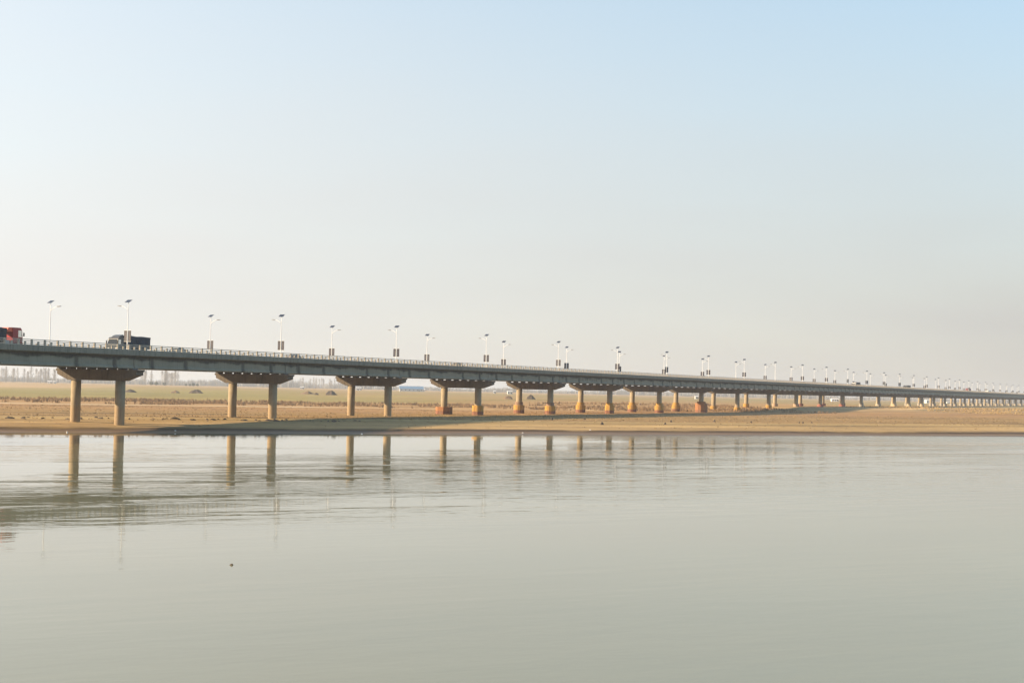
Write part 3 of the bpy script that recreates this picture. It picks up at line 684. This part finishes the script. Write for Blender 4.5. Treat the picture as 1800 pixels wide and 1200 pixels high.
# ------------------------------------------------------------------ far trees, woods and buildings
M_bark = speckled('bark', (0.18,0.165,0.15,1), (0.28,0.26,0.24,1), 0.8, 0.95, 0)
M_twig = speckled('bare_twigs', (0.30,0.28,0.265,1), (0.40,0.375,0.355,1), 0.3, 0.95, 0)
M_leaf = speckled('dusty_evergreen', (0.05,0.065,0.035,1), (0.10,0.115,0.06,1), 0.8, 0.9, 0)
def strip(V_, F_, a, b, w0, w1, rr):
    d = (b-a).normalized(); u = d.cross(Vector((rr.uniform(-1,1), rr.uniform(-1,1), 0.2))).normalized(); o = len(V_)
    V_ += [a-u*w0, a+u*w0, b+u*w1, b-u*w1]; F_.append((o,o+1,o+2,o+3))
def poplar_meshes(seed, H, n_limb=60, n_twig=8):
    rr = random.Random(seed); tr = MB().tube([(0,0,-0.5),(0.1,0,H*0.3),(0,0.15,H*0.65),(0.1,0.05,H*0.96)], [0.32,0.24,0.14,0.04], 6)
    V_ = []; F_ = []
    for i in range(n_limb):
        z0 = H*rr.uniform(0.18,0.9); a = rr.uniform(0,6.28); ln = (H-z0)*rr.uniform(0.3,0.55)+1.2; sp = rr.uniform(0.3,0.75)
        p0 = Vector((0,0,z0)); p1 = p0+Vector((math.cos(a)*sp, math.sin(a)*sp, 1)).normalized()*ln
        strip(V_, F_, p0, p1, 0.09, 0.035, rr)
        for k in range(n_twig):
            f_ = rr.uniform(0.3,1); q0 = p0.lerp(p1, f_); b_ = rr.uniform(0,6.28); l2 = rr.uniform(0.8,2.2)
            q1 = q0+Vector((math.cos(b_)*0.6, math.sin(b_)*0.6, 1)).normalized()*l2; strip(V_, F_, q0, q1, 0.05, 0.02, rr)
    return tr.mesh('trunk', M_bark), MB().add(V_, F_).mesh('crown', M_twig)
POP = [poplar_meshes(200+i, H) for i, H in enumerate((22, 25, 19, 23))]
def shrub_meshes(seed):
    rr = random.Random(seed); V_ = []; F_ = []
    for i in range(420):
        d = Vector((rr.gauss(0,1), rr.gauss(0,1), rr.gauss(0,1))).normalized()*rr.uniform(0.4,1.0)**0.5
        p = Vector((d.x*3.0, d.y*3.0, 3.4+d.z*2.6)); q = Vector((rr.gauss(0,1), rr.gauss(0,1), rr.gauss(0,1))).normalized(); u = q.orthogonal().normalized(); w_ = q.cross(u); s_ = rr.uniform(0.25,0.6)
        o = len(V_); V_ += [p-u*s_-w_*s_, p+u*s_-w_*s_, p+u*s_+w_*s_, p-u*s_+w_*s_]; F_.append((o,o+1,o+2,o+3))
    tr = MB().tube([(0,0,-0.4),(0,0.05,1.5),(0.1,0,3.6)], [0.25,0.2,0.1], 6)
    return tr.mesh('trunk', M_bark), MB().add(V_, F_).mesh('crown', M_leaf)
SHR = [shrub_meshes(300+i) for i in range(2)]
def tree(meshes, b_, d_, sc_, label, cat, name, group, rz=0):
    X, Y, Z = spot(b_, d_); t = empty(name, (X, Y, Z), rz); t.scale = (sc_,)*3
    link('trunk', meshes[0], t); link('crown', meshes[1], t); tag(t, label, cat, group)
px = lambda x: (x-900)/2600.0
rt = random.Random(8)
def poplars(x0, x1, n, d0, d1, where, sc0=0.85, sc1=1.15):
    for i in range(n):
        tree(POP[rt.randrange(4)], px(rt.uniform(x0, x1)), rt.uniform(d0, d1), rt.uniform(sc0, sc1), 'hazy leafless poplar in the distant grove '+where, 'tree', 'poplar_tree', 'poplars in the grove '+where, rt.uniform(0,6))
poplars(248, 268, 6, 2250, 2500, 'right beside the first pier')
poplars(282, 322, 16, 2300, 2600, 'midway between the first and second piers')
poplars(515, 600, 16, 2500, 2900, 'between the second and third piers', 0.7, 0.95)
poplars(2, 100, 26, 2200, 2600, 'left of the first pier')
poplars(150, 200, 8, 2300, 2600, 'between the columns of the first pier', 0.7, 0.9)
for x_, d_, sc_ in ((268,2300,1.0),(277,2300,0.95),(291,2320,0.9),(329,2350,0.6),(336,2350,0.6),(342,2350,0.85),(349,2360,0.7)):
    tree(SHR[0 if x_ % 2 else 1], px(x_), d_, sc_, 'hazy round evergreen among bare poplars between the first and second piers', 'tree', 'round_tree', 'round evergreens on the far field', x_)
# unbroken far woodland (a mass nobody could count)
m = MB(); V_ = []; F_ = []; rw = random.Random(31)
for i in range(3400):
    b_ = rw.uniform(-0.52, 0.55); d_ = rw.uniform(3000, 3900); X, Y, Z = spot(b_, d_); H = rw.uniform(7, 12)*(1.35 if b_ < -0.1 else 1.0)*(1+0.35*vnoise(b_*40, 2.2))
    for k in range(16):
        p0 = Vector((X+rw.uniform(-6,6), Y+rw.uniform(-6,6), Z-0.5)); p1 = p0+Vector((rw.uniform(-2,2), rw.uniform(-2,2), H*rw.uniform(0.6,1))); strip(V_, F_, p0, p1, 0.45, 0.15, rw)
m.add(V_, F_); tag(m.obj('far_woodland', speckled('far_twigs', (0.17,0.17,0.17,1), (0.25,0.245,0.24,1), 0.02, 0.95, 0)), 'grey hazy belt of leafless woodland along the horizon', 'woodland', kind='stuff')
# buildings
def house(b_, d_, wx, wy, h, wall, roofc, label, gable=1.6, rz=0.0, nwin=3, name='farm_house', cat='house'):
    X, Y, Z = spot(b_, d_); t = empty(name, (X, Y, Z-0.1), rz); tag(t, label, cat, 'far buildings on the plain')
    MB().box(-wx/2,wx/2,-wy/2,wy/2,0,h).obj('wall', plain('wall_paint', wall, 0.8, 0, 0.06), t)
    e = 0.35; r_ = MB().prism_x([(-wy/2-e,h),(wy/2+e,h),(wy/2+e,h+0.15),(0,h+gable),(-wy/2-e,h+0.15)], -wx/2-e, wx/2+e).obj('roof', plain('roof_sheet', roofc, 0.6, 0, 0.1), t)
    for i in range(nwin):
        x_ = -wx/2+wx*(i+0.5)/nwin; ww = min(0.7, wx/nwin*0.3)
        w_ = MB().box(x_-ww,x_+ww,-wy/2-0.05,-wy/2+0.02,h*0.35,h*0.75).obj('window', M_glass, t)
        MB().box(x_-ww-0.1,x_+ww+0.1,-wy/2-0.10,-wy/2,h*0.35-0.12,h*0.35-0.002).obj('sill', M_white, w_)
    MB().box(wx*0.30,wx*0.30+1.0,-wy/2-0.04,-wy/2+0.02,0,2.1).obj('door', M_dark, t)
blue = (0.10,0.20,0.33,1); whitew = (0.72,0.72,0.70,1)
house(px(725), 2050, 33, 14, 3.2, (0.45,0.48,0.50,1), blue, 'long blue-roofed shed between the third and fourth piers', 4.0, 0.12, 6, 'long_shed', 'shed')
house(px(744), 2250, 9, 7, 2.8, whitew, (0.5,0.5,0.5,1), 'white hut at the right end of the blue-roofed shed')
house(px(871), 1900, 3.2, 4, 3.0, whitew, (0.6,0.6,0.6,1), 'narrow white hut between the fourth and fifth piers', 1.0, 0, 1)
house(px(898), 1750, 5.8, 5, 3.1, whitew, (0.65,0.65,0.65,1), 'white square house just left of the fifth pier', 0.8, 0.1, 2)
house(px(630), 2000, 4.0, 5, 3.2, whitew, (0.6,0.6,0.6,1), 'left white house of the pair between the columns of the third pier', 1.0, 0, 1)
house(px(635), 2000, 3.4, 5, 3.2, whitew, (0.6,0.6,0.6,1), 'right white house of the pair between the columns of the third pier', 1.0, 0, 1)
house(px(533), 2000, 5.0, 5, 2.4, whitew, (0.55,0.55,0.55,1), 'small white house in the haze right of the second pier', 1.2, 0, 2)
house(px(1226), 1500, 3.0, 3.5, 2.6, whitew, (0.6,0.6,0.6,1), 'small white hut beside the eighth pier', 0.8, 0, 1)
house(px(90), 2150, 6.0, 5, 2.6, whitew, (0.6,0.6,0.6,1), 'left white cottage of the two left of the first pier', 1.2, 0, 2)
house(px(98), 2150, 3.5, 5, 2.6, whitew, (0.6,0.6,0.6,1), 'right white cottage of the two left of the first pier', 1.2, 0, 1)
house(px(1633), 1750, 6.4, 6, 3.6, (0.78,0.76,0.73,1), (0.75,0.73,0.7,1), 'white house with black windows under the bridge toward the right', 0.7, 0.1, 2)
house(px(1668), 1900, 4.5, 5, 1.8, whitew, (0.7,0.7,0.7,1), 'low white hut under the bridge near its right end', 0.6, 0, 1)
house(px(1469), 1700, 8.0, 6, 2.6, (0.78,0.77,0.74,1), (0.75,0.74,0.72,1), 'pale long house under the bridge at the twelfth pier', 0.8, 0, 3)

# ------------------------------------------------------------------ haze
hz = MB().box(-9000, 9000, -6000, 10500, -6.0, 40.0).obj('haze', None)
hm = bpy.data.materials.new('haze_air'); hm.use_nodes = True; hm.node_tree.nodes.clear()
pv = hm.node_tree.nodes.new('ShaderNodeVolumePrincipled'); pv.inputs['Color'].default_value = (0.66,0.74,0.86,1); pv.inputs['Density'].default_value = 0.00014; pv.inputs['Anisotropy'].default_value = 0.2
mo = hm.node_tree.nodes.new('ShaderNodeOutputMaterial'); hm.node_tree.links.new(pv.outputs[0], mo.inputs['Volume'])
hz.data.materials.append(hm); tag(hz, 'pale haze lying over the river plain', 'haze', kind='stuff')
